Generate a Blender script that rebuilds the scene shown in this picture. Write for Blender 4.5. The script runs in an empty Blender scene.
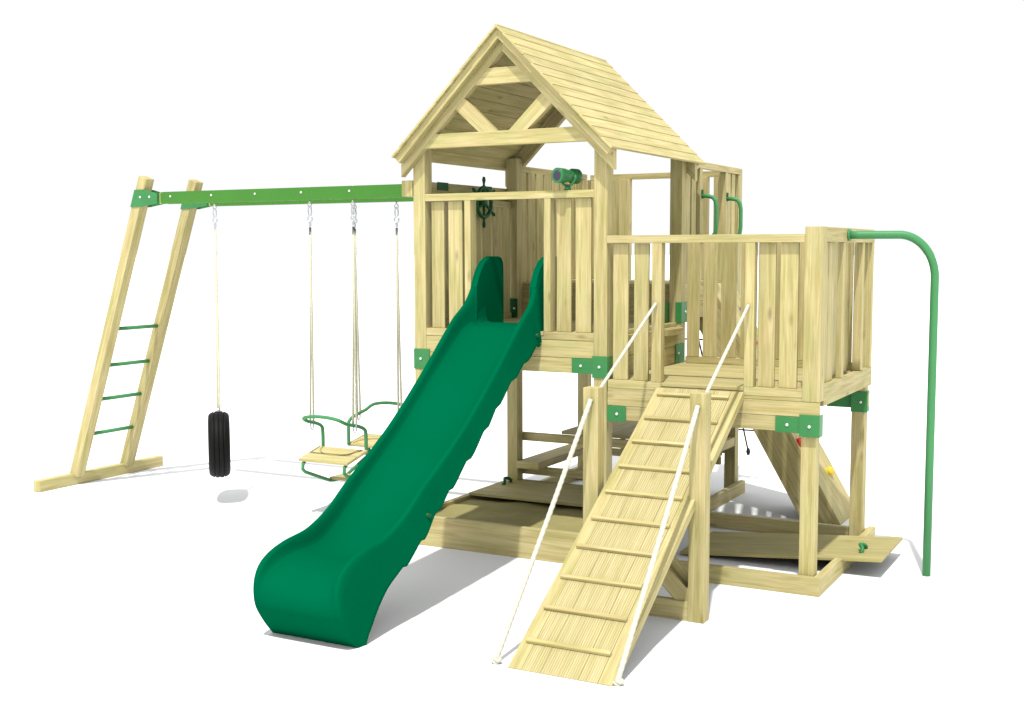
import bpy, math, random
from mathutils import Vector, Matrix
random.seed(7)
C = bpy.context.scene.collection
V = Vector

# ------------------------------------------------------------------ materials
def new_mat(name):
    m = bpy.data.materials.new(name); m.use_nodes = True
    nt = m.node_tree; b = nt.nodes['Principled BSDF']
    return m, nt, b

def wood_mat(name, light, dark, grooves=0.0, rough=.62, patch=1.0):
    m, nt, b = new_mat(name)
    N = nt.nodes.new; L = nt.links.new
    uv = N('ShaderNodeUVMap'); uv.uv_map = 'grain'
    def noise(sx, sy, scale, detail, rough_=.5, dist=0):
        mp = N('ShaderNodeMapping'); mp.inputs['Scale'].default_value = (sx, sy, 1)
        L(uv.outputs[0], mp.inputs[0])
        n = N('ShaderNodeTexNoise'); n.inputs['Scale'].default_value = scale
        n.inputs['Detail'].default_value = detail; n.inputs['Roughness'].default_value = rough_
        n.inputs['Distortion'].default_value = dist
        L(mp.outputs[0], n.inputs['Vector']); return n
    n1 = noise(1.5, 24, 1.5, 5, .62, .6)          # broad growth bands
    n2 = noise(1.6, 75, 1.7, 3, .6)                # fine fibres
    n3 = noise(2.4, 6.0, 1.3, 3)                    # patchy sapwood
    r1 = N('ShaderNodeValToRGB'); e = r1.color_ramp.elements
    e[0].position = .36; e[0].color = (*dark, 1); e[1].position = .60; e[1].color = (*light, 1)
    L(n1.outputs['Fac'], r1.inputs[0])
    warm = N('ShaderNodeMix'); warm.data_type = 'RGBA'; warm.blend_type = 'MULTIPLY'
    rw = N('ShaderNodeValToRGB'); e = rw.color_ramp.elements
    e[0].position = .35; e[0].color = (1-.13*patch, 1-.09*patch, 1-.22*patch, 1); e[1].position = .7; e[1].color = (1+.05*patch, 1+.01*patch, 1, 1)
    L(n3.outputs['Fac'], rw.inputs[0]); warm.inputs[0].default_value = 1
    L(r1.outputs[0], warm.inputs[6]); L(rw.outputs[0], warm.inputs[7])
    fib = N('ShaderNodeMapRange'); fib.inputs[1].default_value = .3; fib.inputs[2].default_value = .7
    fib.inputs[3].default_value = .83; fib.inputs[4].default_value = 1.08
    L(n2.outputs['Fac'], fib.inputs[0])
    at = N('ShaderNodeAttribute'); at.attribute_name = 'tint'
    mul = N('ShaderNodeMath'); mul.operation = 'MULTIPLY'
    L(fib.outputs[0], mul.inputs[0]); L(at.outputs['Fac'], mul.inputs[1])
    last = mul
    # knots
    mk = N('ShaderNodeMapping'); mk.inputs['Scale'].default_value = (2.3, 6.5, 1); L(uv.outputs[0], mk.inputs[0])
    vo = N('ShaderNodeTexVoronoi'); vo.inputs['Scale'].default_value = 1.0; L(mk.outputs[0], vo.inputs['Vector'])
    kr = N('ShaderNodeMapRange'); kr.inputs[1].default_value = .03; kr.inputs[2].default_value = .12
    kr.inputs[3].default_value = .60; kr.inputs[4].default_value = 1.0
    L(vo.outputs['Distance'], kr.inputs[0])
    km = N('ShaderNodeMath'); km.operation = 'MULTIPLY'; L(last.outputs[0], km.inputs[0]); L(kr.outputs[0], km.inputs[1]); last = km
    height = N('ShaderNodeMath'); height.operation = 'MULTIPLY'; L(n2.outputs['Fac'], height.inputs[0]); height.inputs[1].default_value = 1
    bump = N('ShaderNodeBump'); bump.inputs['Strength'].default_value = .25; bump.inputs['Distance'].default_value = .002
    if grooves:
        sx = N('ShaderNodeSeparateXYZ'); L(uv.outputs[0], sx.inputs[0])
        g = N('ShaderNodeMath'); g.operation = 'MULTIPLY'; g.inputs[1].default_value = 2*math.pi/grooves; L(sx.outputs[1], g.inputs[0])
        s = N('ShaderNodeMath'); s.operation = 'SINE'; L(g.outputs[0], s.inputs[0])
        mr = N('ShaderNodeMapRange'); mr.inputs[1].default_value = -1; mr.inputs[2].default_value = -.1
        mr.inputs[3].default_value = .74; mr.inputs[4].default_value = 1.0; L(s.outputs[0], mr.inputs[0])  # groove shading painted into the colour: troughs darker, on top of the bump
        gm = N('ShaderNodeMath'); gm.operation = 'MULTIPLY'; L(last.outputs[0], gm.inputs[0]); L(mr.outputs[0], gm.inputs[1]); last = gm
        L(s.outputs[0], bump.inputs['Height']); bump.inputs['Distance'].default_value = .003; bump.inputs['Strength'].default_value = .5
    else:
        L(height.outputs[0], bump.inputs['Height'])
    cm = N('ShaderNodeMix'); cm.data_type = 'RGBA'; cm.blend_type = 'MULTIPLY'; cm.inputs[0].default_value = 1
    cb = N('ShaderNodeCombineColor')
    for i in range(3): L(last.outputs[0], cb.inputs[i])
    L(warm.outputs[2], cm.inputs[6]); L(cb.outputs[0], cm.inputs[7])
    L(cm.outputs[2], b.inputs['Base Color']); L(bump.outputs[0], b.inputs['Normal'])
    b.inputs['Roughness'].default_value = rough
    b.inputs['Specular IOR Level'].default_value = .25
    return m

def plain_mat(name, col, rough=.45, spec=.4, metal=0.0, var=.06, vscale=6.0, bump=0.0):
    m, nt, b = new_mat(name)
    N = nt.nodes.new; L = nt.links.new
    tc = N('ShaderNodeTexCoord'); n = N('ShaderNodeTexNoise'); n.inputs['Scale'].default_value = vscale
    n.inputs['Detail'].default_value = 4
    L(tc.outputs['Object'], n.inputs['Vector'])
    r = N('ShaderNodeValToRGB'); e = r.color_ramp.elements
    e[0].position = .3; e[1].position = .7
    e[0].color = (*[c*(1-var) for c in col], 1); e[1].color = (*[min(1, c*(1+var)) for c in col], 1)
    L(n.outputs['Fac'], r.inputs[0]); L(r.outputs[0], b.inputs['Base Color'])
    b.inputs['Roughness'].default_value = rough; b.inputs['Specular IOR Level'].default_value = spec
    b.inputs['Metallic'].default_value = metal
    if bump:
        n2 = N('ShaderNodeTexNoise'); n2.inputs['Scale'].default_value = vscale*12; n2.inputs['Detail'].default_value = 3
        L(tc.outputs['Object'], n2.inputs['Vector'])
        bp = N('ShaderNodeBump'); bp.inputs['Strength'].default_value = bump; bp.inputs['Distance'].default_value = .004
        L(n2.outputs['Fac'], bp.inputs['Height']); L(bp.outputs[0], b.inputs['Normal'])
    return m

LT, DK = (.575, .495, .258), (.440, .366, .155)
WOOD = wood_mat('pine_timber', LT, DK)
ROOFW = wood_mat('pine_roof_board', (.575, .495, .250), (.45, .378, .160))
DECKW = wood_mat('grooved_decking', (.560, .485, .250), (.475, .400, .180), grooves=.0125, patch=.35)
LIDW = wood_mat('pine_lid_board', (.46, .405, .185), (.36, .305, .12))
SLIDE = plain_mat('green_plastic', (.0, .100, .042), .6, .0, var=.03, vscale=2.5)
BEAMG = plain_mat('grass_green_paint', (.044, .190, .017), .45, .35, var=.04)
BRACK = plain_mat('green_powder_coat', (.034, .205, .056), .42, .4, var=.06, vscale=9)
POLE = plain_mat('pole_green_paint', (.060, .245, .088), .45, .25, var=.04)
DARKG = plain_mat('dark_green_plastic', (.008, .095, .028), .5, .2)
SCOPEG = plain_mat('bright_green_plastic', (.02, .17, .05), .35, .5)
LENS = plain_mat('violet_glass_lens', (.03, .015, .05), .08, .8)
BOLT = plain_mat('galvanised_bolt', (.78, .78, .76), .35, .5, metal=.3)
STEEL = plain_mat('zinc_steel', (.55, .56, .60), .3, .5, metal=.85)
RUBBER = plain_mat('black_rubber', (.004, .004, .004), .6, .15, var=.2, vscale=20)
ROPE = plain_mat('cream_rope', (.66, .64, .48), .8, .1, var=.08, vscale=60, bump=.4)
WROPE = plain_mat('white_rope', (.56, .55, .46), .8, .1, var=.05, vscale=60, bump=.4)
BROPE = plain_mat('black_rope', (.015, .02, .022), .7, .2)
SAND = plain_mat('olive_play_sand', (.30, .265, .11), .9, .1, var=.16, vscale=4, bump=.7)  # olive-brown sand, tone varies slightly
GROUND = plain_mat('white_studio_floor', (.88, .885, .885), .9, .0, var=.004, vscale=.6)
HOLD = {'yellow': plain_mat('yellow_resin', (.72, .50, .03), .5), 'red': plain_mat('red_resin', (.55, .02, .01), .5),
        'blue': plain_mat('blue_resin', (.04, .03, .38), .5), 'green': plain_mat('green_resin', (.02, .20, .06), .5)}

# ------------------------------------------------------------------ mesh builder
class MB:
    def __init__(s): s.v = []; s.f = []; s.uv = []; s.t = []; s.sm = []
    def prism_box(s, o, a, b, c, tint=None):
        """box with corner o and edge vectors a (grain direction), b, c"""
        i = len(s.v)
        for k in range(8):
            s.v.append(o + (a if k & 1 else V((0,0,0))) + (b if k & 2 else V((0,0,0))) + (c if k & 4 else V((0,0,0))))
        la, lb, lc = a.length, b.length, c.length
        ru, rv = random.uniform(0, 50), random.uniform(0, 50)
        if tint is None: tint = random.uniform(.88, 1.05)
        flip = a.cross(b).dot(c) < 0
        F = [((0,2,3,1), [(0,0),(0,lb),(la,lb),(la,0)], 0), ((4,5,7,6), [(0,0),(la,0),(la,lb),(0,lb)], 7),
             ((0,1,5,4), [(0,0),(la,0),(la,lc),(0,lc)], 13), ((2,6,7,3), [(0,0),(0,lc),(la,lc),(la,0)], 21),
             ((0,4,6,2), [(0,0),(0,lc),(lb,lc),(lb,0)], 33), ((1,3,7,5), [(0,0),(lb,0),(lb,lc),(0,lc)], 41)]
        for q, uv, off in F:
            uv = [(u+ru+off*.0, w+rv+off*.37) for u, w in uv]
            if flip: q = q[::-1]; uv = uv[::-1]
            s.f.append(tuple(i+k for k in q)); s.uv.append(uv); s.t.append(tint); s.sm.append(False)
    def box(s, x0, x1, y0, y1, z0, z1, axis=None, tint=None):
        d = [x1-x0, y1-y0, z1-z0]
        if axis is None: axis = d.index(max(d))
        e = [V((d[0],0,0)), V((0,d[1],0)), V((0,0,d[2]))]
        a = e[axis]; o = [e[k] for k in range(3) if k != axis]
        o.sort(key=lambda q: -q.length)
        s.prism_box(V((x0,y0,z0)), a, o[0], o[1], tint); return s
    def beam(s, p0, p1, w, h, up=(0,0,1), tint=None):
        p0, p1 = V(p0), V(p1); a = p1-p0; n = a.normalized(); up = V(up)
        side = n.cross(up).normalized(); u = side.cross(n).normalized()
        s.prism_box(p0 - side*w/2 - u*h/2, a, side*w, u*h, tint); return s
    def extrude(s, pts, vec, gdir, tint=None):
        """flat polygon pts (list of Vector) extruded by vec; grain along gdir"""
        pts = [V(p) for p in pts]; vec = V(vec); g = V(gdir).normalized()
        nrm = V((0,0,0))
        for k in range(len(pts)): nrm += pts[k].cross(pts[(k+1) % len(pts)])
        if nrm.dot(vec) > 0: pts = pts[::-1]
        nrm.normalize(); w = nrm.cross(g).normalized()
        ru, rv = random.uniform(0, 50), random.uniform(0, 50)
        if tint is None: tint = random.uniform(.92, 1.06)
        i = len(s.v); n = len(pts)
        s.v += pts + [p+vec for p in pts]
        uvf = lambda p: (p.dot(g)+ru, p.dot(w)+rv)
        s.f.append(tuple(range(i, i+n))); s.uv.append([uvf(p) for p in pts]); s.t.append(tint); s.sm.append(False)
        s.f.append(tuple(range(i+2*n-1, i+n-1, -1))); s.uv.append([uvf(p) for p in pts[::-1]]); s.t.append(tint); s.sm.append(False)
        for k in range(n):
            k2 = (k+1) % n; a, b = pts[k], pts[k2]
            s.f.append((i+k2, i+k, i+n+k, i+n+k2)); L_ = vec.length
            fn = (b-a).cross(vec)
            fn = fn.normalized() if fn.length > 1e-9 else nrm; wv = fn.cross(g)
            if wv.length < .3: wv = (b-a).normalized()
            s.uv.append([(q.dot(g)+ru, q.dot(wv)+rv+k*.31) for q in (b, a, a+vec, b+vec)])
            s.t.append(tint); s.sm.append(False)
        return s
    def tube(s, pts, r, seg=12, closed=False, cap=True, twist=0.0):
        pts = [V(p) for p in pts]; n = len(pts); i0 = len(s.v)
        rs = r if isinstance(r, (list, tuple)) else [r]*n
        T = []
        for k in range(n):
            a = pts[k-1] if (k > 0 or closed) else pts[k]; b = pts[(k+1) % n] if (k < n-1 or closed) else pts[k]
            T.append((b-a).normalized())
        ref = V((0,0,1)) if abs(T[0].z) < .9 else V((1,0,0))
        u = (ref - T[0]*ref.dot(T[0])).normalized()
        for k in range(n):
            u = (u - T[k]*u.dot(T[k])).normalized(); w = T[k].cross(u)
            for j in range(seg):
                a = 2*math.pi*j/seg + twist*k
                s.v.append(pts[k] + (u*math.cos(a)+w*math.sin(a))*rs[k])
        m = n if closed else n-1
        for k in range(m):
            for j in range(seg):
                a = i0+k*seg+j; b = i0+k*seg+(j+1) % seg; c = i0+((k+1) % n)*seg+(j+1) % seg; d = i0+((k+1) % n)*seg+j
                s.f.append((a, b, c, d)); s.uv.append([(0,0)]*4); s.t.append(1.0); s.sm.append(True)
        if cap and not closed:
            s.f.append(tuple(i0+j for j in range(seg))[::-1]); s.uv.append([(0,0)]*seg); s.t.append(1.0); s.sm.append(False)
            s.f.append(tuple(i0+(n-1)*seg+j for j in range(seg))); s.uv.append([(0,0)]*seg); s.t.append(1.0); s.sm.append(False)
        return s
    def lathe(s, prof, center, axis, seg=48, closed=True):
        """prof: list of (axial, radius); closed loop profile revolved about axis"""
        c = V(center); ax = V(axis).normalized(); ref = V((0,0,1)) if abs(ax.z) < .9 else V((1,0,0))
        u = (ref-ax*ref.dot(ax)).normalized(); w = ax.cross(u); n = len(prof); i0 = len(s.v)
        for j in range(seg):
            a = 2*math.pi*j/seg; d = u*math.cos(a)+w*math.sin(a)
            for (p, r) in prof: s.v.append(c+ax*p+d*r)
        for j in range(seg):
            for k in range(n if closed else n-1):
                a = i0+j*n+k; b = i0+j*n+(k+1) % n; cc = i0+((j+1) % seg)*n+(k+1) % n; d = i0+((j+1) % seg)*n+k
                s.f.append((a, d, cc, b)); s.uv.append([(0,0)]*4); s.t.append(1.0); s.sm.append(True)
        return s
    def bolt(s, p, nrm, r=.009, h=.007):
        p = V(p); nrm = V(nrm).normalized()
        s.tube([p-nrm*.004, p+nrm*h*.7, p+nrm*h], [r, r, r*.6], 10); return s
    def build(s, name, m, parent=None, bevel=0.0, smooth_angle=None):
        me = bpy.data.meshes.new(name); me.from_pydata([tuple(v) for v in s.v], [], s.f)
        uvl = me.uv_layers.new(name='grain'); at = me.attributes.new('tint', 'FLOAT', 'FACE')
        li = 0
        for k, p in enumerate(me.polygons):
            p.use_smooth = s.sm[k]; at.data[k].value = s.t[k]
            for uv in s.uv[k]: uvl.data[li].uv = uv; li += 1
        me.materials.append(m); me.update()
        o = bpy.data.objects.new(name, me); C.objects.link(o)
        if parent is not None:
            o.parent = parent
            loc = Matrix.Identity(4)
            p = parent
            while p: loc = p.matrix_basis @ loc; p = p.parent
            o.matrix_basis = Matrix.Identity(4)
            me.transform(loc.inverted())
        if bevel:
            b = o.modifiers.new('edge', 'BEVEL'); b.width = bevel; b.segments = 2; b.limit_method = 'ANGLE'; b.angle_limit = math.radians(50)
            b.harden_normals = False
        return o

def thing(name, label, cat, loc=(0,0,0), group=None):
    o = bpy.data.objects.new(name, None); C.objects.link(o); o.location = loc
    o['label'] = label; o['category'] = cat; o.empty_display_size = .1
    if group: o['group'] = group
    return o
BV = .0026
def wood(name, parent, *boxes, m=None, bevel=BV, **k):
    mb = MB()
    for b in boxes: mb.box(*b, **k)
    return mb.build(name, m or WOOD, parent, bevel)

# ------------------------------------------------------------------ dimensions (metres)
W, D, P = 1.40, 1.29, .09            # tower width, depth to rear posts, post size
D3 = 2.56                            # front of the last pair of posts
DK1, DK2, DKS = 1.461, 1.73, 1.18    # deck heights
X2 = 2.717; YS = -.016; DS = 1.26    # side platform

# ------------------------------------------------------------------ ground
g = MB(); g.v = [V((-400,-400,0)), V((400,-400,0)), V((400,400,0)), V((-400,400,0))]
g.f = [(0,1,2,3)]; g.uv = [[(0,0)]*4]; g.t = [1]; g.sm = [False]
go = g.build('ground', GROUND); go['kind'] = 'structure'; go['label'] = 'plain white floor under the playset'

def bracket(parent, faces, bolts, m=BRACK):
    """thin plates (boxes) + bolts as children"""
    mb = MB()
    for b in faces: mb.box(*b)
    br = mb.build('bracket', m, parent, .0015)
    if bolts:
        for p, n in bolts: MB().bolt(p, n).build('bolt', BOLT, br)
    return br

def panel_x(parent, x0, x1, y, z0, z1, slats, stiles, rail=.047, depth=.045, slat_off=.028, bottom=None, face=-1, label=None, sd=.07):
    """balustrade panel along X whose outer face is at y (outside towards face)"""
    s = -face
    mb = MB()
    def bx(a, b, d0, d1, c0, c1, **k):
        ya, yb = y+s*d0, y+s*d1
        mb.box(a, b, min(ya, yb), max(ya, yb), c0, c1, **k)
    bx(x0, x1, 0, depth, z1-rail, z1)
    for a, b in (bottom or [(x0, x1)]): bx(a, b, 0.002, depth, z0-.048, z0)
    for a, b in stiles: bx(a, b, .001, sd, z0, z1-rail)
    for a, b in slats: bx(a, b, slat_off, slat_off+.018, z0+.001, z1-rail-.001)
    return mb.build('balustrade_panel', WOOD, parent, BV)

def panel_y(parent, x, y0, y1, z0, z1, slats, stiles, rail=.047, depth=.045, slat_off=.016, bottom=None, face=1, sd=.06, st=.018):
    s = -face; mb = MB()
    def bx(d0, d1, a, b, c0, c1):
        xa, xb = x+s*d0, x+s*d1
        mb.box(min(xa, xb), max(xa, xb), a, b, c0, c1)
    bx(0, depth, y0, y1, z1-rail, z1)
    for a, b in (bottom or [(y0, y1)]): bx(0.002, depth, a, b, z0-.048, z0)
    for a, b in stiles: bx(.001, sd, a, b, z0, z1-rail)
    for a, b in slats: bx(slat_off, slat_off+st, a, b, z0+.001, z1-rail-.001)
    return mb.build('balustrade_panel', WOOD, parent, BV)

def even(a, b, n, w):
    gap = ((b-a)-n*w)/(n+1)
    return [(a+gap+(w+gap)*i, a+gap+(w+gap)*i+w) for i in range(n)]

def planks_x(mb, x0, x1, y0, y1, z0, z1, n, gap=.006):
    w = (y1-y0)/n
    for i in range(n): mb.box(x0, x1, y0+i*w+gap/2, y0+(i+1)*w-gap/2, z0, z1, axis=0)

# ------------------------------------------------------------------ main tower
T1 = thing('play_tower', 'tall timber tower with pitched board roof, the slide leaving its front', 'play tower', (W/2, D/2, 0))
wood('post', T1, (0, P, 0, P, .0, 2.66)); wood('post', T1, (W-P, W, 0, P, .0, 2.66))
wood('post', T1, (0, P, D, D+P, .0, 2.66)); wood('post', T1, (W-P, W, D, D+P, .0, 2.66))
mb = MB(); planks_x(mb, .03, W-.03, .05, D+.0, DK1-.024, DK1, 10); mb.build('deck', WOOD, T1, .002)
# fascia boards
fb = MB()
fb.box(P, W-P, .004, .044, 1.412, DK1-.026)
fb.box(P, W-P, .002, .044, 1.304, 1.410); fb.box(P, W-P, .003, .044, 1.208, 1.302)
fb.build('fascia', WOOD, T1, .002)
fb = MB(); fb.box(.002, .044, P, D, 1.208, 1.434); fb.build('fascia', WOOD, T1, .002)
fb = MB(); fb.box(W-.044, W-.002, P, D, 1.150, 1.30); fb.box(W-.044, W-.001, P, D, 1.302, 1.434); fb.build('fascia', WOOD, T1, .002)
fb = MB(); fb.box(P, W-P, D+.03, D+.07, 1.208, 1.434); fb.build('fascia', WOOD, T1, .002)
for yy in (.45, .85): wood('joist', T1, (.045, W-.045, yy, yy+.045, 1.30, 1.434))
wood('threshold', T1, (.436, .962, .0, .049, DK1-.024, DK1+.002))
panel_x(T1, P, W-P, 0, DK1, 2.343, [(.121,.217),(.250,.356),(1.040,1.140),(1.172,1.279)], [(.389,.434),(.964,1.011)],
        bottom=[(P,.434),(.964,W-P)], sd=.08, slat_off=.030)
panel_y(T1, 0, P, D, DK1+.044, 2.335, even(P, D, 8, .1130), [], face=-1, st=.032)
# brackets of the main tower
bracket(T1, [(-.005, .118, -.005, -.0005, 1.186, 1.322), (-.006, -.001, -.004, .10, 1.186, 1.322)], [((.05,-.005,1.255),(0,-1,0))])
bracket(T1, [(1.163, 1.303, -.005, .0015, 1.209, 1.303), (1.303, 1.406, -.008, -.0005, 1.186, 1.321), (1.4005, 1.407, -.0078, .10, 1.186, 1.321)],
        [((1.225,-.005,1.256),(0,-1,0)), ((1.352,-.008,1.254),(0,-1,0))])
bracket(T1, [(1.335, 1.402, D-.006, D-.0005, 1.184, 1.315), (1.4005, 1.406, D-.11, D+.06, 1.184, 1.315)], [((1.406, D-.06, 1.25), (1,0,0))])
bracket(T1, [(1.36, 1.4005, D-.007, D-.0005, 1.46, 1.605), (1.4005, 1.407, D-.007, D+.12, 1.46, 1.605)], [((1.407, D+.07, 1.535), (1,0,0))])
bracket(T1, [(.02, .095, D-.007, D-.0005, 1.47, 1.61)], [((.07, D-.007, 1.535), (0,-1,0))], m=DARKG)
bracket(T1, [(1.303, 1.3095, D-.1, D+.05, 1.46, 1.605)], [], m=BRACK)
# step down to the side platform at the rear
wood('step_board', T1, (W+.001, W+.03, .95, D-.02, 1.385, 1.43))
# crossbar carrying the swing beams
wood('crossbar', T1, (-.092, -.007, .0, D+P, 2.332, 2.436))
bracket(T1, [(-.006, .0, .31, .45, 2.385, 2.440)], [], m=DARKG)
bracket(T1, [(-.006, .0, .93, 1.07, 2.385, 2.440)], [], m=DARKG)
# roof
ZR, XR = 3.372, .085; RY0, RY1 = -.133, 1.533
eave_z = 2.587; slope = (ZR-eave_z)/(W/2+XR)
roof = MB()
NB = 12; t = .018
for side in (-1, 1):
    d = V((side*(W/2+XR), 0, eave_z-ZR)); Ls = d.length; dn = d.normalized(); nn = V((dn.z*-side*1.0, 0, 0))
    nn = V((-dn.z*side, 0, dn.x*side)).normalized()
    if nn.z < 0: nn = -nn
    bw = Ls/NB
    for i in range(NB):
        top = V((W/2, 0, ZR)) + dn*(bw*i - (.012 if i else 0)); bot = V((W/2, 0, ZR)) + dn*(bw*(i+1)+.002)
        jit = random.uniform(-.003, .003)
        # lapped board: upper end tucked under, lower end proud
        a0 = top - nn*(t+.0); a1 = top - nn*.0045
        b0 = bot - nn*(t-.004); b1 = bot + nn*.0005
        pts = [V((q.x, RY0+jit, q.z)) for q in (a0, a1, b1, b0)]
        roof.extrude(pts, (0, RY1-RY0+random.uniform(-.003,.003), 0), (0,1,0))
roof_o = roof.build('roof', ROOFW, T1, .0015)
def at_roof(x, drop): return ZR - .022 - drop - abs(x-W/2)*slope
def truss(y0, y1, yb0, yb1, full=True):
    m = MB()
    for s in (-1, 1):
        xt = W/2 + s*.760; xc = W/2
        pts = [(xc, y0, at_roof(xc, 0)), (xt, y0, at_roof(xt, 0)), (xt, y0, at_roof(xt, .135)), (xc, y0, at_roof(xc, .135))]
        m.extrude(pts, (0, y1-y0, 0), (s*1, 0, -slope))
    def xin(z): return (at_roof(W/2, .135)-z)/slope
    # tie, collar and struts sit between the rafters, 3 mm back from their face
    if full:
        za, zb = 2.634, 2.724
        m.extrude([(W/2-xin(za)-.05, y0+.003, za), (W/2+xin(za)+.05, y0+.003, za), (W/2+xin(zb)+.05, y0+.003, zb), (W/2-xin(zb)-.05, y0+.003, zb)], (0, y1-y0-.006, 0), (1,0,0))
        za, zb = 3.016, 3.116
        m.extrude([(W/2-xin(za)-.02, y0+.003, za), (W/2+xin(za)+.02, y0+.003, za), (W/2+xin(zb)+.02, y0+.003, zb), (W/2-xin(zb)-.02, y0+.003, zb)], (0, y1-y0-.006, 0), (1,0,0))
        for s in (-1, 1):
            pts = [(W/2+s*.29, y0+.004, 2.955), (W/2+s*.36, y0+.004, 2.885), (W/2+s*.17, y0+.004, 2.72), (W/2+s*.04, y0+.004, 2.72)]
            m.extrude(pts, (0, y1-y0-.008, 0), (s*.25, 0, .235))
    m.build('roof_truss', WOOD, roof_o, .002)
    m = MB()
    for s in (-1, 1):
        xt = W/2 + s*.772; xc = W/2
        pts = [(xc, yb0, at_roof(xc, 0)), (xt, yb0, at_roof(xt, 0)), (xt-s*.03, yb0, at_roof(xt-s*.03, .065)), (xc, yb0, at_roof(xc, .065))]
        m.extrude(pts, (0, yb1-yb0, 0), (s*1, 0, -slope))
    m.build('bargeboard', WOOD, roof_o, .002)
truss(-.052, -.002, -.108, -.054)
truss(D+P+.002, D+P+.052, D+P+.054, D+P+.108, False)

# ------------------------------------------------------------------ rear tower
T2 = thing('rear_tower', 'open roofless timber tower behind the roofed one, with two grab handles', 'play tower', (W/2, 2.0, 0))
wood('post', T2, (0, P, D3, D3+P, 0, 2.56)); wood('post', T2, (W-P, W, D3, D3+P, 0, 2.56))
mb = MB(); planks_x(mb, .03, W-.03, D+P+.01, D3-.0, DK2-.024, DK2, 10); mb.build('deck', WOOD, T2, .002)
fb = MB()
fb.box(.05, W-.05, D+P+.003, D+P+.04, 1.42, DK2-.026)
fb.box(W-.04, W-.002, D+P+.0, D3, 1.48, 1.60); fb.box(W-.04, W-.001, D+P+.0, D3, 1.602, DK2-.026)
fb.box(.002, .04, D+P, D3, 1.48, DK2-.026); fb.box(P, W-P, D3+.02, D3+.06, 1.48, DK2-.026)
fb.build('fascia', WOOD, T2, .002)
panel_y(T2, 0, D+P, D3+P, DK2, 2.612, even(D+P, D3, 8, .1110), [], face=-1, st=.032)
panel_y(T2, W, D+P, D3+P, DK2, 2.612, [(1.42,1.50),(1.53,1.62),(2.33,2.41),(2.44,2.52)], [(1.665,1.72),(2.245,2.30),(D3+.035,D3+P)],
        bottom=[(D+P,1.72),(2.245,D3)], sd=.065)
panel_x(T2, P, W-P, D3+P, DK2, 2.602, [(.095,.188),(.194,.280),(.286,.362),(1.178,1.30)], [(.365,.455),(1.078,1.13)],
        bottom=[(P,.455),(1.078,W-P)], face=1)
wood('ground_beam', T2, (W+.002, W+.045, D+P+.05, D3+.14, .0, .10)); wood('ground_beam', T2, (-.045, -.002, D+P, D3+.12, .0, .10))
wood('brace', T2, (W-.043, W-.003, D+P, D3, .40, .47))
# picnic table under the rear tower
PT = thing('picnic_table', 'low timber picnic table with plank seats, in shade under the rear tower', 'picnic table', (.69, 1.95, 0))
wood('crossbeam', PT, (.045, W-.045, D+P+.003, D+P+.043, .515, .578)); wood('crossbeam', PT, (P+.002, W-P-.002, 2.46, 2.50, .515, .578))
wood('crossbeam', PT, (.045, W-.045, D+P+.004, D+P+.044, .255, .316)); wood('crossbeam', PT, (P+.002, W-P-.002, 2.46, 2.50, .255, .316))
wood('leg', PT, (.45,.49,2.44,2.459,0,.578)); wood('leg', PT, (.93,.97,2.44,2.459,0,.578))
wood('tabletop', PT, (.40,.595,1.42,2.52,.580,.605), (.60,.795,1.42,2.52,.580,.605), (.80,.99,1.42,2.52,.580,.605), axis=1)
wood('seat', PT, (.098,.285,1.262,2.54,.318,.374), axis=1); wood('seat', PT, (1.115,1.302,1.262,2.54,.318,.374), axis=1)

# ------------------------------------------------------------------ sandpit
SP = thing('sandpit', 'shallow timber framed sandpit beneath the roofed tower', 'sandpit', (W/2, .65, 0))
SX0, SX1 = .0, W
wood('frame', SP, (SX0, SX1+.0, -.045, -.001, .0, .200), (SX0-.045, SX0-.001, -.045, D+P, .0, .198), (SX1+.001, SX1+.045, -.04, D+P, .0, .150),
     (SX0, SX1, D+P+.001, D+P+.045, .0, .198))
# sand with gentle mounds
s = MB(); nx, ny = 40, 22
import mathutils
for j in range(ny+1):
    for i in range(nx+1):
        x = SX0+(SX1-SX0)*i/nx; y = 0.0+(D+.08)*j/ny
        z = .172 + .018*mathutils.noise.noise(V((x*3.2, y*4.0, 3.1))) + .006*mathutils.noise.noise(V((x*14, y*16, 1)))
        s.v.append(V((x, y, z)))
for j in range(ny):
    for i in range(nx):
        a = j*(nx+1)+i; s.f.append((a, a+1, a+nx+2, a+nx+1)); s.uv.append([(0,0)]*4); s.t.append(1); s.sm.append(True)
s.build('sand', SAND, SP)
def lid(label, M, L=1.40, Wd=.65, hx=.06, hy=.36, rope=DARKG):
    """board lid; local x along length, y width, origin at corner underside"""
    o = bpy.data.objects.new('sandpit_cover', None); C.objects.link(o); o.matrix_basis = M
    o['label'] = label; o['category'] = 'sandpit cover'; o['group'] = 'covers of the sandpit'
    mb = MB(); n = 5; w = Wd/n
    for i in range(n): mb.box(0, L, i*w+.0006, (i+1)*w-.0006, 0, .018, axis=0, tint=random.uniform(.96,1.03))
    me = mb.build('board', LIDW, None, .001); me.parent = o
    h = MB(); pts = []
    for k in range(13):
        a = math.pi*k/12; pts.append((hx+.012*math.sin(3*a), hy+.058*-math.cos(a), .012+.045*math.sin(a)))
    h.tube(pts, [.015 if k in (0,12) else .0115 for k in range(13)], 8); r = h.build('rope_handle', rope, None); r.parent = o
    return o
lid('flat pine lid covering the back half of the sandpit, dark rope handle', Matrix.Translation((0.0, .70, .202)), hx=.075, hy=.44)
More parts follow.
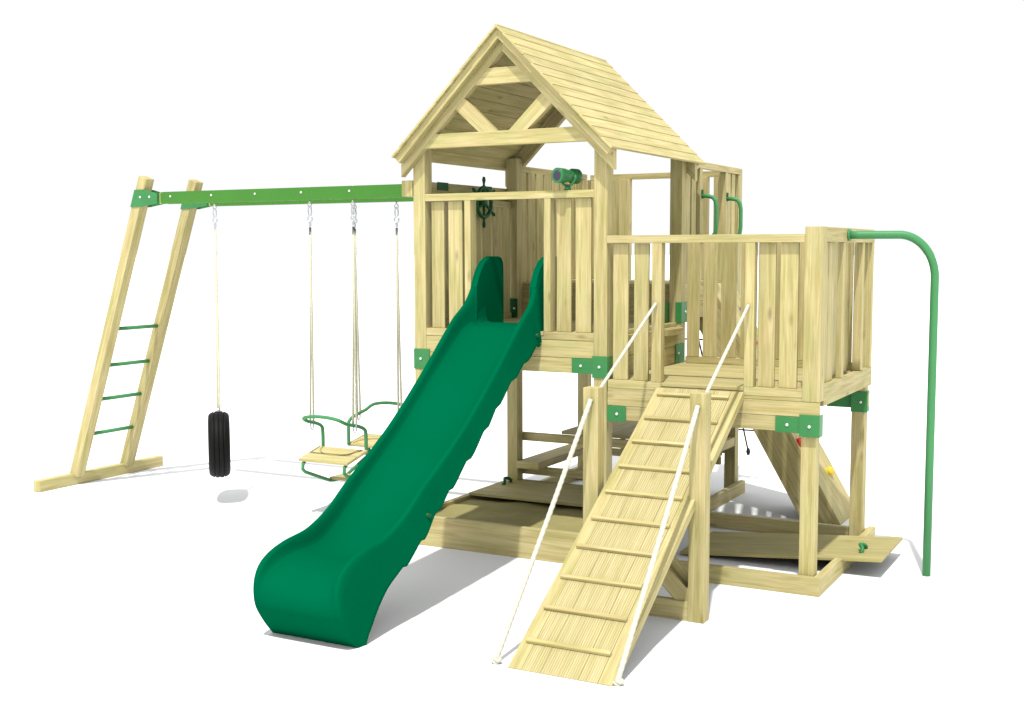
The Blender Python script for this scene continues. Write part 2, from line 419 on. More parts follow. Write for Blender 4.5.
# second lid slid out to the right, its end propped on the side platform's ground beam
p_out = V((2.982, .49, .1075)); dr = V((-1, 0, -.077)).normalized()
ex = -dr; ey = V((0,1,0)); ez = ex.cross(ey)
org = p_out + dr*1.28
M = Matrix(((ex.x, ey.x, ez.x, org.x), (ex.y, ey.y, ez.y, org.y), (ex.z, ey.z, ez.z, org.z), (0,0,0,1)))
lid('pine lid with bright green rope handle, slid out beyond the side platform', M, L=1.28, hx=1.12, hy=.22, rope=HOLD['green'])

# ------------------------------------------------------------------ side platform
T3 = thing('side_platform', 'lower timber platform beside the tower, carrying the ramp and pole', 'play platform', ((W+X2)/2, .65, 0))
wood('post', T3, (X2-.107, X2-.021, .004, .09, .0, DKS-.07)); wood('post', T3, (X2-.107, X2-.021, DS+.001, DS+P, .0, DKS+.9))
wood('corner_post', T3, (X2-.100, X2, YS, .085, 1.112, 2.103))
mb = MB(); planks_x(mb, W+.012, X2-.045, .035, DS+.02, DKS-.024, DKS-.001, 10); mb.build('deck', WOOD, T3, .002)
fb = MB()
fb.box(W+.012, X2-.101, YS+.005, .03, 1.112, DKS-.026); fb.box(W+.012, X2, YS+.001, .003, 1.024, 1.110)
fb.box(W+.012, X2-.003, YS+.002, .003, .936, 1.022); fb.build('fascia', WOOD, T3, .002)
fb = MB(); fb.box(X2-.043, X2-.001, .0855, DS+P, 1.080, DKS+.02); fb.build('fascia', WOOD, T3, .002)
fb = MB(); fb.box(W+.03, X2-.01, DS+.04, DS+.08, .936, 1.022); fb.box(W+.03, X2-.05, DS+.042, DS+.08, 1.024, DKS-.026); fb.build('fascia', WOOD, T3, .002)
wood('threshold', T3, (1.762, 2.272, YS+.001, .034, DKS-.024, DKS-.001))
panel_x(T3, W+.002, X2-.1005, YS, DKS, 2.062, [(1.432,1.531),(1.570,1.665),(2.346,2.443),(2.470,2.575)], [(1.697,1.760),(2.273,2.329)],
        bottom=[(W+.012,1.760),(2.273,X2-.1005)], sd=.06, slat_off=.034)
panel_x(T3, W+.045, X2-.108, DS+.045, DKS+.048, 2.078, [(1.455,1.545),(1.572,1.672),(1.702,1.810),(1.842,1.938),(1.966,2.055),(2.070,2.165),(2.180,2.280),(2.300,2.395),(2.415,2.50),(2.515,2.600)], [], face=1)
# end panel
m = MB()
m.box(X2-.040, X2-.001, .0855, DS+P, 2.017, 2.102)
m.box(X2-.040, X2-.006, .512, .570, DKS+.021, 2.0165); m.box(X2-.060, X2-.006, 1.03, 1.085, DKS+.021, 2.0165)
for a, b in ((.59,.72),(.728,.87),(.878,1.045)): m.box(X2-.105, X2-.087, a, b, DKS+.021, 2.0165)  # boards added deep in the open bay so it shades darker
for a, b in ((.10,.235),(.250,.385),(1.10,1.19)): m.box(X2-.046, X2-.028, a, b, DKS+.021, 2.0165)
m.box(X2-.045, X2-.002, DS+.035, DS+P-.001, DKS+.021, 2.0165)
m.build('balustrade_panel', WOOD, T3, BV)
bracket(T3, [(2.466, 2.606, YS-.006, YS-.0005, .930, 1.022), (2.606, X2+.004, YS-.011, YS-.0005, .912, 1.039), (X2+.0005, X2+.006, YS-.0105, .05, .912, 1.039)],
        [((2.535, YS-.006, .975), (0,-1,0)), ((2.664, YS-.011, .972), (0,-1,0))])
bracket(T3, [(1.412, 1.536, YS-.006, YS-.0005, .925, 1.022)], [((1.478, YS-.006, .973), (0,-1,0))])
bracket(T3, [(2.44, 2.614, DS+.026, DS+.037, .928, 1.040), (2.606, X2-.002, DS-.006, DS-.0005, .905, 1.042), (X2-.0195, X2-.012, DS-.005, DS+.10, .905, 1.042)],
        [((2.67, DS-.006, .972), (0,-1,0))])
wood('ground_beam', T3, (W+.05, X2+.028, YS-.03, YS+.014, .0, .105)); wood('ground_beam', T3, (X2-.016, X2+.028, YS+.016, DS+.20, .0, .104))
wood('ground_beam', T3, (W+.05, X2-.017, DS+.10, DS+.144, .0, .103))

# ------------------------------------------------------------------ slide
SL = thing('slide', 'long dark green plastic slide coming down from the roofed tower', 'slide', (.67, -2.0, 0))
ST = [((.12,1.905),(.12,1.505),(.12,1.42)), ((.035,1.80),(.04,1.50),(.04,1.405)), ((-.02,1.69),(-.01,1.49),(-.0,1.395)),
      ((-.075,1.615),(-.06,1.475),(-.04,1.385)), ((-.22,1.505),(-.17,1.40),(-.13,1.345)), ((-.53,1.24),None,(-.47,1.140)),
      ((-.86,.985),None,(-.80,.880)), ((-1.10,.83),None,(-1.06,.70)), ((-1.335,.692),None,(-1.26,.560)), ((-1.53,.566),None,(-1.42,.430)),
      ((-1.71,.492),None,(-1.60,.325)), ((-1.90,.466),(-1.86,.365),(-1.74,.250)), ((-2.03,.432),(-2.00,.350),(-1.82,.180)),
      ((-2.115,.380),(-2.095,.312),(-1.87,.120)), ((-2.155,.300),(-2.145,.255),(-1.905,.073)), ((-2.15,.195),(-2.147,.18),(-1.93,.042)),
      ((-2.09,.095),(-2.09,.092),(-1.942,.018)), ((-2.01,.001),(-2.01,.002),(-1.95,.0005))]
for i, (a, b, c) in enumerate(ST):
    if b is None: ST[i] = (a, (a[0]*.25+c[0]*.75, a[1]*.25+c[1]*.75), c)
def crom(P_, t):
    n = len(P_); i = min(int(t), n-2); f = t-i
    p0, p1, p2, p3 = P_[max(i-1,0)], P_[i], P_[i+1], P_[min(i+2,n-1)]
    return tuple(.5*((2*p1[k]) + (-p0[k]+p2[k])*f + (2*p0[k]-5*p1[k]+4*p2[k]-p3[k])*f*f + (-p0[k]+3*p1[k]-3*p2[k]+p3[k])*f**3) for k in range(2))
NS = 120; m = MB(); cx = .672
sec_n = None
arc = 0; prev = None
for q in range(NS+1):
    t_ = (len(ST)-1)*q/NS
    R_, F_, U_ = (crom([s_[k] for s_ in ST], t_) for k in range(3))
    if prev: arc += math.hypot(R_[0]-prev[0], R_[1]-prev[1])
    prev = R_
    lip = max(0, min(1, (t_-10.5)/4))
    if .3 < arc < 2.35:                       # moulded ribs on the underside
        ph = (arc*4.6) % 1; bmp = .022*min(1, ph*1.6)*(1 if ph < .86 else 0)
        U_ = (U_[0]+bmp*.62, U_[1]-bmp*.75)
    kk = max(0, min(1, (t_-2.0)/3.0))
    def mix(a, b, k): return (a[0]+(b[0]-a[0])*k, a[1]+(b[1]-a[1])*k)
    # (half x, point in y,z)
    fl = F_; rm = R_
    wr = .238 + .026*lip; wu = .280
    half = [(wu, U_), (wu-.004, mix(rm, U_, .93)), (mix((wr,0),(wu,0),.5)[0], mix(rm, U_, .5)), (wr+.006, mix(rm, U_, .14)),
            (wr+.001, mix(rm, U_, .04)), (wr-.007, rm), (wr-.024, rm), (wr-.034, mix(rm, fl, .10)), (wr-.040, mix(rm, fl, .36)),
            (wr-.048-.004*kk, mix(rm, fl, .86-.26*kk)), (wr-.062-.023*kk, mix(rm, fl, .98-.18*kk)), (wr-.09-.04*kk, mix(rm, fl, 1-.06*kk)), (wr-.13-.05*kk, fl)]
    inner = (wr-.12, mix(fl, U_, .55)); 
    wl = .040*max(0, min(1, (t_-1.3)/2.4))*(1-.78*lip); left = [(-h-wl*(1 if h > wr-.06 else max(0, (h-.05)/(wr-.11)))*(1-.75*max(0, (h-wr)/(wu-wr+1e-6))), p) for h, p in half]; right = [(h, p) for h, p in half[::-1]]
    under = [(wu-.03, mix(rm, U_, .97)), (wr-.03, mix(fl, U_, .30)), (-(wr-.03), mix(fl, U_, .30)), (-(wu-.03), mix(rm, U_, .97))]
    sec = left + right + under; sec_n = len(sec)
    for hx_, (yy, zz) in sec: m.v.append(V((cx+hx_, yy, max(zz, .0008))))
for q in range(NS):
    for k in range(sec_n):
        a = q*sec_n+k; b = q*sec_n+(k+1) % sec_n
        m.f.append((a, a+sec_n, b+sec_n, b)); m.uv.append([(0,0)]*4); m.t.append(1); m.sm.append(True)
m.f.append(tuple(range(sec_n))); m.uv.append([(0,0)]*sec_n); m.t.append(1); m.sm.append(False)
# side wings standing inside the tower
def wing(xa, xb):
    pr = [(.0,1.47),(.0,1.74),(.03,1.80),(.065,1.853),(.115,1.90),(.165,1.926),(.21,1.934),(.29,1.934),(.335,1.922),(.357,1.895),(.363,1.86),(.363,1.470)]
    m.extrude([(xa, a, b) for a, b in pr], (xb-xa, 0, 0), (0,1,0))
wing(cx-.237, cx-.192); wing(cx+.192, cx+.237)
m.build('chute', SLIDE, SL, .0)
SL.children[0].modifiers.new('e', 'BEVEL').width = .006
bb = MB()
for y_, z_ in ((-.045,1.44),(-1.345,.545)):
    bb = MB(); bb.tube([(.915, y_, z_), (.953, y_, z_)], .013, 12); bb.build('fixing_bolt', DARKG, SL)

# ------------------------------------------------------------------ access ramp
RA = thing('access_ramp', 'sloping cleated timber ramp up to the side platform, between two short posts', 'ramp', (2.02, -1.0, 0))
k_ = 1.14/1.88; r0 = V((0, -1.915, .004)); r1 = V((0, -.022, 1.150)); rd = (r1-r0).normalized(); rn = V((0, -rd.z, rd.y))
RX0, RX1 = 1.738, 2.276; Lr = (r1-r0).length
m = MB(); nb = 4; wA, wB = RX0+.072, RX1-.072; w = (wB-wA)/nb
for i in range(nb):
    m.prism_box(V((wA+i*w, 0, 0))+r0-rn*.022, rd*Lr, V((w-.0008,0,0)), rn*.022, random.uniform(.98,1.03))
m.build('tread_boards', DECKW, RA, .001)
m = MB()
for xa in (RX0, wB+.0015): m.prism_box(V((xa, 0, 0))+r0-rn*.046, rd*Lr, V((.0705,0,0)), rn*.0465)
m.build('edge_board', WOOD, RA, .0015)
m = MB(); a0 = V((RX0+.24, 0, 0))+r0-rn*.0235+rd*.075; m.prism_box(a0, rd*(Lr-.12), V((.045,0,0)), -rn*.05); m.build('stringer', WOOD, RA, BV)
for y_ in (-.088, -.283, -.468, -.655, -.839, -1.022, -1.207, -1.397, -1.583, -1.770):
    tt = (y_+1.915)/(r1.y-r0.y); c0 = r0+rd*(Lr*tt); m = MB()
    m.prism_box(V((RX0+.030, 0, 0))+c0-rd*.010+rn*.0005, V((RX1-RX0-.095, 0, 0)), rd*.022, rn*.020)
    m.build('cleat', WOOD, RA, .004)
wood('support_post', RA, (1.624, 1.714, -.828, -.745, 0, 1.225)); wood('support_post', RA, (2.240, 2.330, -.828, -.745, 0, 1.226))
wood('ground_beam', RA, (1.715, 2.239, -.822, -.777, .0, .105))
for yb_, z1_, z0_ in ((-.810, .50, .145), (-.765, .56, .205)):
    m = MB(); m.extrude([(2.239, yb_, z0_+.02), (2.239, yb_, z0_-.085), (2.19, yb_, z0_-.075), (1.85, yb_, z1_-.085), (1.85, yb_, z1_+.02)], (0, .036, 0), (-1,0,1)); m.build('brace', WOOD, RA, BV)

def rope_pts(pts, n=24, sag=0.0):
    out = []
    for a, b in zip(pts[:-1], pts[1:]):
        a, b = V(a), V(b); 
        for k in range(n): f = k/n; p = a.lerp(b, f); p.z -= sag*4*f*(1-f); out.append(p)
    out.append(V(pts[-1])); return out
def twisted(pts, r, seg=12):
    """three-strand look: helically lobed tube"""
    mb = MB(); pts = [V(p) for p in pts]
    # resample
    L_ = [0]
    for a, b in zip(pts[:-1], pts[1:]): L_.append(L_[-1]+(b-a).length)
    step = .010; n = max(8, int(L_[-1]/step)); res = []; j = 0
    for k in range(n+1):
        s_ = L_[-1]*k/n
        while j < len(L_)-2 and L_[j+1] < s_: j += 1
        f = (s_-L_[j])/max(1e-9, L_[j+1]-L_[j]); res.append(pts[j].lerp(pts[j+1], f))
    i0 = 0; u = None
    for k, p in enumerate(res):
        T_ = (res[min(k+1, n)]-res[max(k-1, 0)]).normalized()
        if u is None: ref = V((1,0,0)); u = (ref-T_*ref.dot(T_)).normalized()
        u = (u-T_*u.dot(T_)).normalized(); w_ = T_.cross(u)
        for q in range(seg):
            a = 2*math.pi*q/seg; rr = r*(1+.10*math.cos(3*(a-k*step*55)))
            mb.v.append(p+(u*math.cos(a)+w_*math.sin(a))*rr)
    for k in range(n):
        for q in range(seg):
            a = k*seg+q; b = k*seg+(q+1) % seg
            mb.f.append((a, b, b+seg, a+seg)); mb.uv.append([(0,0)]*4); mb.t.append(1); mb.sm.append(True)
    mb.f.append(tuple(range(seg))[::-1]); mb.uv.append([(0,0)]*seg); mb.t.append(1); mb.sm.append(False)
    mb.f.append(tuple(n*seg+q for q in range(seg))); mb.uv.append([(0,0)]*seg); mb.t.append(1); mb.sm.append(False)
    return mb
def knot(mb, p, r):
    p = V(p)
    for (dx, dz) in ((0, 0), (.012, .012)):
        ring = [p+V((math.cos(a)*r*1.1+dx, math.sin(a)*r*.8, r*.7+dz+.3*r*math.sin(2*a))) for a in [2*math.pi*k/12 for k in range(12)]]
        mb.tube(ring, r*.75, 8, closed=True)
    return mb
for (label, xt, xp, xb) in (('white rope handrail at the left edge of the ramp', 1.728, 1.672, 1.655), ('white rope handrail at the right edge of the ramp', 2.298, 2.286, 2.288)):
    R_ = thing('rope_handrail', label, 'rope', (xb, -1.88, 0), 'rope handrails of the ramp')
    twisted(rope_pts([(xt, YS-.006, 1.655), (xp, -.742, 1.190)]), .0095).build('upper_rope', WROPE, R_)
    mb = twisted(rope_pts([(xp, -.832, 1.160), (xb, -1.875, .018)], sag=.006), .0128); knot(mb, (xb, -1.885, .0), .0125); mb.build('lower_rope', WROPE, R_)

# ------------------------------------------------------------------ swing frame
SF = thing('swing_frame', 'timber swing frame with green double beams and a ladder end', 'swing frame', (-2, .67, 0))
BZ0, BZ1 = 2.345, 2.437
TX = -2.10; GX0, GX1 = -1.185, -.795; LX0, LX1 = -3.700, -2.800; RUN = LX1-LX0
def leg(yc):
    m = MB(); a = V((LX0, yc, .080)); b = V((LX1, yc, 2.560)); m.beam(a, b, .088, .090, (0,1,0)); 
    return m.build('leg', WOOD, SF, .006)
LY = (.43, .995)
# beam(): width across 'side', height along up=(0,1,0)
for yc in LY: leg(yc)
wood('foot_beam', SF, (-3.755, -3.680, .02, 1.425, .0, .095), bevel=.006)
for z_ in (1.333, 1.025, .733, .432):
    x_ = LX0+(z_-.08)/2.48*RUN; m = MB(); m.tube([(x_, LY[0]+.03, z_), (x_, LY[1]-.03, z_)], .0165, 12); m.build('rung', POLE, SF)
for j, yc in enumerate(LY):
    m = MB(); m.box(-2.643, -.094, yc-.028, yc+.028, BZ0+.002, BZ1-.004); bm_ = m.build('swing_beam', WOOD, SF, .002)
    m = MB(); x0_ = -2.625
    for s_ in (-1, 1):
        yy = yc+s_*.0285
        m.extrude([(x0_, yy, BZ0+.012), (x0_, yy, BZ1-.010), (x0_+.02, yy, BZ1+.002), (-.094, yy, BZ1+.002), (-.094, yy, BZ0), (x0_+.02, yy, BZ0)], (0, s_*.006, 0), (1,0,0))
    m.build('steel_plate', BEAMG, bm_)
    for x_ in (-2.52, -2.10, -1.67, -1.235, -.80, -.34): MB().bolt((x_, yc-.0345, 2.402), (0,-1,0), .0085, .006).build('bolt', BOLT, bm_)
    for x_ in ((TX, GX0, GX1) if j == 0 else (GX0, GX1)): MB().tube([(x_, yc, BZ1-.01), (x_, yc, BZ1+.012)], .009, 8).build('bolt', BOLT, bm_)
    # bracket gripping the leg head
    m = MB(); zl, zh = 2.325, 2.462
    def lx(z): return LX0+(z-.08)/2.48*RUN
    for s_ in (-1, 1):
        yy = yc+s_*(.0455)
        m.extrude([(lx(zl)-.052, yy, zl), (lx(zl)+.07, yy, zl), (-2.645, yy, BZ0+.006), (-2.645, yy, BZ1-.01), (lx(zh)+.06, yy, zh), (lx(zh)-.052, yy, zh)], (0, s_*.006, 0), (1,0,0))
    m.extrude([(lx(zl)-.052, yc-.047, zl), (lx(zh)-.052, yc-.047, zh), (lx(zh)-.046, yc-.047, zh), (lx(zl)-.046, yc-.047, zl)], (0, .094, 0), (0,1,0))
    br = m.build('bracket', BRACK, SF, .001)
    for x_, z_ in ((-2.825, 2.402), (-2.725, 2.402)): MB().bolt((x_, yc-.0515, z_), (0,-1,0), .0095, .006).build('bolt', BOLT, br)

def hanger(parent, x, y, ztop=BZ0, zsl=2.09):
    """eye bolt, snap hook, link and black sleeve"""
    m = MB()
    def ring(cz, rx, rz, axis, r=.0045):
        pts = []
        for k in range(16):
            a = 2*math.pi*k/16; q = math.cos(a)*rx
            pts.append((x+(q if axis == 'x' else 0), y+(q if axis == 'y' else 0), cz+math.sin(a)*rz))
        m.tube(pts, r, 8, closed=True)
    m.tube([(x, y, ztop+.0), (x, y, ztop-.02)], .006, 8)
    ring(ztop-.036, .016, .018, 'x'); ring(ztop-.082, .015, .038, 'x', .005); ring(ztop-.138, .020, .022, 'x', .005); ring(ztop-.175, .009, .022, 'y', .004)
    m.build('hook', STEEL, parent)
    s_ = MB(); s_.tube([(x, y, ztop-.2), (x, y, ztop-.255)], .0085, 10); s_.build('sleeve', BROPE, parent)
# tyre swing
TY = LY[0]
TS = thing('tyre_swing', 'black rubber tyre hanging upright on a rope from the swing beam', 'tyre swing', (TX, TY, .19))
hanger(TS, TX, TY)
m = MB(); top = V((TX, TY, BZ0-.20))
for s_ in (-1, 1): m.tube([top, top+V((s_*.004,0,-.3)), V((TX-.01+s_*.012, TY, .77)), V((TX-.012+s_*.008, TY, .70))], .0088, 8)
m.build('rope', ROPE, TS)
ax = V((.746, .667, 0))
hw, RO = .083, .262
prof = []
def add(a, r): prof.append((a, r))
for k in range(13):
    f = k/12; a = -hw*.86+2*hw*.86*f
    r = RO-.020*(abs(f-.5)*2)**2.6
    g_ = .007 if k in (3, 6, 9) else 0
    if g_: add(a-.003, r); add(a-.0025, r-g_); add(a+.0025, r-g_); add(a+.003, r)
    else: add(a, r)
prof += [(hw*.97, RO-.035), (hw*1.0, RO-.075), (hw*.95, RO-.115), (hw*.72, RO-.148), (hw*.62, RO-.150), (hw*.80, RO-.11), (hw*.82, RO-.07), (hw*.6, RO-.032), (0, RO-.026),
         (-hw*.6, RO-.032), (-hw*.82, RO-.07), (-hw*.80, RO-.11), (-hw*.62, RO-.150), (-hw*.72, RO-.148), (-hw*.95, RO-.115), (-hw*1.0, RO-.075), (-hw*.97, RO-.035)]
m = MB(); m.lathe(prof, (TX-.012, TY, .458), ax, 72); m.build('tyre', RUBBER, TS)
m = MB(); m.tube([(TX-.012, TY, .745), (TX-.012, TY, .70)], .012, 10); m.build('eye_bolt', STEEL, TS)

# glider swing
GXC = (GX0+GX1)/2
GS = thing('glider_swing', 'two seat glider swing with green tube arms hanging on four ropes', 'swing', (GXC, .71, .2))
YC = sum(LY)/2
for s_ in (-1, 1):
    yb = LY[0] if s_ < 0 else LY[1]
    def gy(d): return YC+s_*d           # d: distance out from the centre line
    # seat plank, rising towards the middle
    m = MB(); za_, zb_ = (.418, .478) if s_ < 0 else (.492, .445); p0 = V((GXC-.222, gy(.435), za_)); p1 = V((GXC-.222, gy(.175), zb_))
    run = p1-p0; upv = V((0, -run.z*s_*-1, 0)); nrm = V((1,0,0)).cross(run).normalized()
    if nrm.z < 0: nrm = -nrm
    for q in range(2):
        m.prism_box(p0+run*(q*.5+.004), V((.444,0,0)), run*(.492), nrm*.022, random.uniform(1.0, 1.08))
    m.build('seat', WOOD, GS, .004)
    m = MB()
    mid = p0+run*.5
    arc_ = [V((GXC+math.cos(a)*.175, p1.y+s_*.02+math.sin(a)*s_*.135, 0)) for a in [math.pi*k/14 for k in range(15)]]
    for q in arc_: 
        f = (q.y-p0.y)/(p1.y-p0.y); q.z = p0.z+(p1.z-p0.z)*f+.024
    m.tube(arc_, .005, 8); m.build('seat_rim', LIDW, GS)
    # looped arm rest / back rail
    ysm = gy(.165)
    half_ = [(.198, .165, .46), (.198, .165, .60), (.198, .18, .650), (.192, .25, .682), (.178, .37, .712), (.172, .425, .735), (.145, .448, .752), (.08, .455, .763)]
    ctrl = [(GXC-a, gy(b), c) for a, b, c in half_]+[(GXC, gy(.457), .767)]+[(GXC+a, gy(b), c) for a, b, c in half_[::-1]]
    pts = []
    for i in range(len(ctrl)-1):
        for q in range(5):
            f = q/5; P0, P1, P2, P3 = (V(ctrl[max(i-1,0)]), V(ctrl[i]), V(ctrl[i+1]), V(ctrl[min(i+2, len(ctrl)-1)]))
            pts.append(.5*((2*P1)+(P2-P0)*f+(2*P0-5*P1+4*P2-P3)*f*f+(3*P1-P0-3*P2+P3)*f**3))
    pts.append(V(ctrl[-1])); m = MB(); m.tube(pts, .0135, 10); m.build('arm_rail', POLE, GS)
    for xg in (GX0, GX1):
        hanger(GS, xg, yb)
        m = MB(); tp = V((xg, yb, BZ0-.20))
        for e_ in (-1, 1): m.tube([tp, V((xg+e_*.003, yb, 1.9)), V((xg+e_*.015, gy(.30), .705))], .0082, 8)
        m.build('rope', ROPE, GS)
        m = MB(); m.tube([(xg-.015, gy(.30), .72), (xg-.012, gy(.30), .655), (xg, gy(.30), .635), (xg+.012, gy(.30), .655), (xg+.015, gy(.30), .72)], .0060, 8); m.build('shackle', STEEL, GS)
for sx in (-1, 1):
    m = MB(); xq = GXC+sx*.188
    ctrl = [(xq, YC-.40, .42), (xq, YC-.425, .40), (xq, YC-.43, .36), (xq, YC-.40, .335), (xq, YC-.10, .222), (xq, YC-.05, .215), (xq, YC+.05, .215), (xq, YC+.10, .222), (xq, YC+.40, .335), (xq, YC+.43, .36), (xq, YC+.425, .40), (xq, YC+.40, .42)]
    m.tube(ctrl, .0135, 10); m.build('under_frame', POLE, GS)
wood('foot_board', GS, (GXC-.20, GXC+.25, YC-.09, YC+.09, .226, .246))

# ------------------------------------------------------------------ fireman's pole
FP = thing("fireman_pole", 'tall green metal pole bending over to the side platform rail', 'pole', (3.20, .72, 0))
ctrl = []
y0_, y1_ = .60, .722; x0_, x1_ = X2+.002, 3.202; zt = 2.06; rb = .20
N_ = 16
for k in range(5): f = k/5; ctrl.append((x0_+(x1_-rb-x0_)*f, y0_+(y1_-y0_)*f*.5, zt))
for k in range(N_+1):
    a = math.pi/2*k/N_; ctrl.append((x1_-rb+rb*math.sin(a), y0_+(y1_-y0_)*(.5+.5*k/N_), zt-rb*1.25+rb*1.25*math.cos(a)))
ctrl.append((x1_, y1_, .8)); ctrl.append((x1_, y1_, .0))
m = MB(); m.tube(ctrl, .0245, 20); m.build('pole', POLE, FP)
m = MB(); m.tube([(X2+.0, y0_, zt), (X2+.012, y0_, zt)], .034, 20); m.build('flange', POLE, FP)

# ------------------------------------------------------------------ grab handles
for i, (yy, lab) in enumerate(((1.70, 'green grab handle on the rear tower, nearer the roof'), (2.272, 'green grab handle on the rear tower, farther from the roof'))):
    G_ = thing('grab_handle', lab, 'handle', (W, yy, 2.0), 'grab handles')
    ctrl = [(W+.002, yy, 2.365), (W+.05, yy, 2.362), (W+.085, yy, 2.352), (W+.105, yy, 2.325), (W+.112, yy, 2.28), (W+.112, yy, 2.14), (W+.105, yy, 2.095), (W+.085, yy, 2.07), (W+.05, yy, 2.060), (W+.002, yy, 2.058)]
    m = MB(); m.tube(ctrl, .0155, 12); m.build('handle_tube', POLE, G_)
    for z_ in (2.375, 2.05): m = MB(); m.box(W+.0005, W+.010, yy-.012, yy+.012, z_-.03, z_+.035); m.build('mounting_plate', DARKG, G_, .002)

# ------------------------------------------------------------------ climbing wall
CW = thing('climbing_wall', 'sloping timber climbing wall with coloured rock holds beside the rear tower', 'climbing wall', (2.2, 2.1, 0))
sl = 1.72
def cwx(z, off=0.0): return 2.42-off-z/sl
Y0c, Y1c = 1.86, 2.38
m = MB(); nbd = 4; wz = (Y1c-Y0c)/nbd
ztop = 1.72
for i in range(nbd):
    m.extrude([(cwx(0), Y0c+i*wz+.001, .001), (cwx(ztop), Y0c+i*wz+.001, ztop), (cwx(ztop, .035), Y0c+i*wz+.001, ztop), (cwx(0, .035), Y0c+i*wz+.001, .001)], (0, wz-.002, 0), (-1, 0, sl), tint=random.uniform(.88, 1.0))
face = m.build('climbing_board', WOOD, CW, .0015)
for ya in (Y0c+.004, Y1c-.044):
    m = MB(); m.extrude([(cwx(0, .036), ya, .001), (cwx(ztop-.1, .036), ya, ztop-.1), (cwx(ztop-.1, .285), ya, ztop-.1), (cwx(0, .285), ya, .001)], (0, .04, 0), (-1, 0, sl)); m.build('stringer', WOOD, CW, BV)
def hold(col, y, z, seed, r=.038):
    rnd = random.Random(seed); m = MB(); n1_, n2_ = 8, 12
    base = V((cwx(z), y, z)); nr = V((sl, 0, 1)).normalized(); tu = V((-1, 0, sl)).normalized(); tv = V((0,1,0))
    for a in range(n1_+1):
        th = math.pi/2*a/n1_
        for b in range(n2_):
            ph = 2*math.pi*b/n2_; rr = r*(1+.22*mathutils.noise.noise(V((math.cos(ph)*1.3+seed, math.sin(ph)*1.3, th*2))))
            m.v.append(base+nr*(rr*1.05*math.sin(th))+(tu*math.cos(ph)*1.15+tv*math.sin(ph))*rr*math.cos(th)*(1-.25*math.cos(th)))
    for a in range(n1_):
        for b in range(n2_):
            i_ = a*n2_+b; j_ = a*n2_+(b+1) % n2_
            m.f.append((i_, j_, j_+n2_, i_+n2_)); m.uv.append([(0,0)]*4); m.t.append(1); m.sm.append(True)
    m.build('rock_hold', HOLD[col], CW)
hold('yellow', 1.93, 1.49, 1); hold('blue', 2.22, 1.50, 2); hold('red', 2.19, 1.25, 3); hold('green', 1.98, 1.10, 4); hold('yellow', 2.22, .92, 5)
hold('red', 1.905, .565, 6, .042); hold('yellow', 2.20, .317, 7, .042)

# ------------------------------------------------------------------ cargo net at the rear
CN = thing('climbing_net', 'black rope climbing net hanging behind the rear tower', 'net', (1.0, 2.9, 0))
def net_p(u, v): return V((.50+u*.9+v*.13, D3+P+.02+v*.55, 1.62-v*1.37))
m = MB()
for i in range(5):
    u = i/4; m.tube([net_p(u, v/8) for v in range(9)], .0075, 6)
for j in range(1, 7):
    v = j/7; m.tube([net_p(u/8, v) for u in range(9)], .0065, 6)
m.build('netting', BROPE, CN)
for i in range(5):
    m = MB(); e_ = net_p(i/4, 1.0); m.tube([e_+V((0,0,.03)), e_+V((0,0,.0)), e_-V((0,0,.03))], [.010, .020, .012], 8); m.build('rope_end', BROPE, CN)

# ------------------------------------------------------------------ ship's wheel
SWX = .062; sw = V((SWX, .785, 2.315))
SW = thing('ship_wheel', "dark green toy ship's wheel mounted inside the roofed tower", 'toy wheel', sw)
m = MB(); R0 = .105
def wp(r, a, dx=0): return V((SWX+dx, sw.y+math.cos(a)*r, sw.z+math.sin(a)*r))
m.tube([wp(R0, 2*math.pi*k/28, .03) for k in range(28)], .014, 10, closed=True); m.build('rim', DARKG, SW)
m = MB()
for k in range(6):
    a = math.pi/2+k*math.pi/3
    m.tube([wp(0, a, .03), wp(R0*1.05, a, .03), wp(R0*1.25, a, .03), wp(R0*1.5, a, .03), wp(R0*1.72, a, .03)], [.010, .010, .008, .014, .009], 8)
m.build('spokes', DARKG, SW)
m = MB(); m.tube([wp(0, 0, -.03), wp(0, 0, .03), wp(0, 0, .05)], [.03, .035, .018], 14); m.build('hub', DARKG, SW)

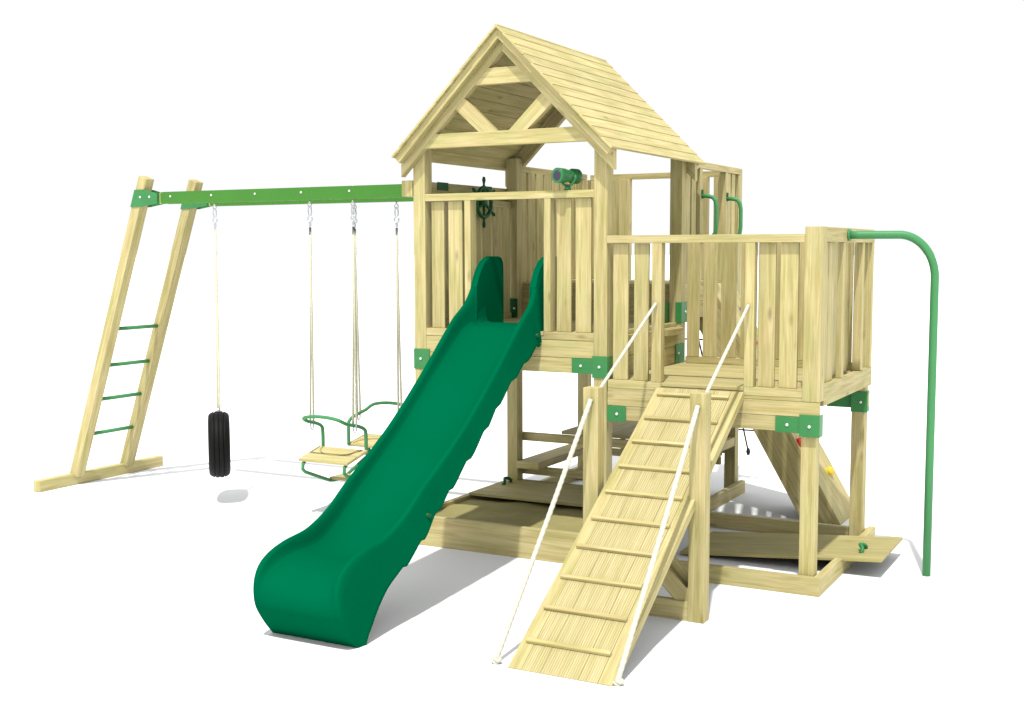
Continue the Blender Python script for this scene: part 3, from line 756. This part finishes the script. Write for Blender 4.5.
# ------------------------------------------------------------------ telescope
tc = V((1.118, .03, 2.432)); td = V((-.075, -.24, .0)).normalized()
TL = thing('telescope', 'green toy telescope with violet lens on the front balustrade rail', 'telescope', tc)
m = MB(); a = tc+td*.098; b = tc-td*.092
m.tube([b, b+td*.010, b+td*.055, b+td*.062, tc-td*.01, tc+td*.025, tc+td*.035, a-td*.012, a], [.040, .047, .047, .040, .038, .040, .045, .047, .047], 24); m.build('barrel', SCOPEG, TL)
m = MB(); m.tube([a-td*.002, a+td*.004], [.032, .028], 24); m.build('lens', LENS, TL)
m = MB(); sd_ = td.cross(V((0,0,1))).normalized()
m.tube([tc+sd_*.066*math.cos(q)+V((0,0,-.060*math.sin(q))) for q in [math.pi*k/12 for k in range(13)]], .008, 8)
m.tube([tc-V((0,0,.058)), V((tc.x, tc.y, 2.343))], [.016, .024], 12); m.build('cradle', SCOPEG, TL)

# ------------------------------------------------------------------ light, world, camera
sc = bpy.context.scene
w = bpy.data.worlds.new('World'); sc.world = w; w.use_nodes = True
bg = w.node_tree.nodes['Background']; bg.inputs[0].default_value = (.985, 1.0, 1.01, 1); bg.inputs[1].default_value = 1.02
sd = bpy.data.lights.new('sun', 'SUN'); sd.energy = 3.9; sd.angle = math.radians(1.5); sd.color = (1.0, .985, .95)
so = bpy.data.objects.new('sun', sd); C.objects.link(so)
trav = V((-.14, .48, -1.0)).normalized(); so.rotation_euler = trav.to_track_quat('-Z', 'Y').to_euler()
yaw, pit, rol, f = .4929, -.0905, -.0026, 1224.53
F = V((-math.sin(yaw)*math.cos(pit), math.cos(yaw)*math.cos(pit), math.sin(pit))); R = V((math.cos(yaw), math.sin(yaw), 0)); U = R.cross(F)
R2 = R*math.cos(rol)+U*math.sin(rol); U2 = -R*math.sin(rol)+U*math.cos(rol)
cd = bpy.data.cameras.new('camera'); cam = bpy.data.objects.new('camera', cd); C.objects.link(cam)
cam.matrix_world = Matrix(((R2.x, U2.x, -F.x, 4.4364), (R2.y, U2.y, -F.y, -6.8862), (R2.z, U2.z, -F.z, 1.9763), (0,0,0,1)))
cd.sensor_width = 36; cd.lens = f/1024*36; cd.clip_end = 2000; sc.camera = cam
sc.view_settings.view_transform = 'Standard'; sc.view_settings.look = 'None'; sc.view_settings.exposure = 0; sc.view_settings.gamma = 1
sc.cycles.max_bounces = 8; sc.cycles.diffuse_bounces = 1
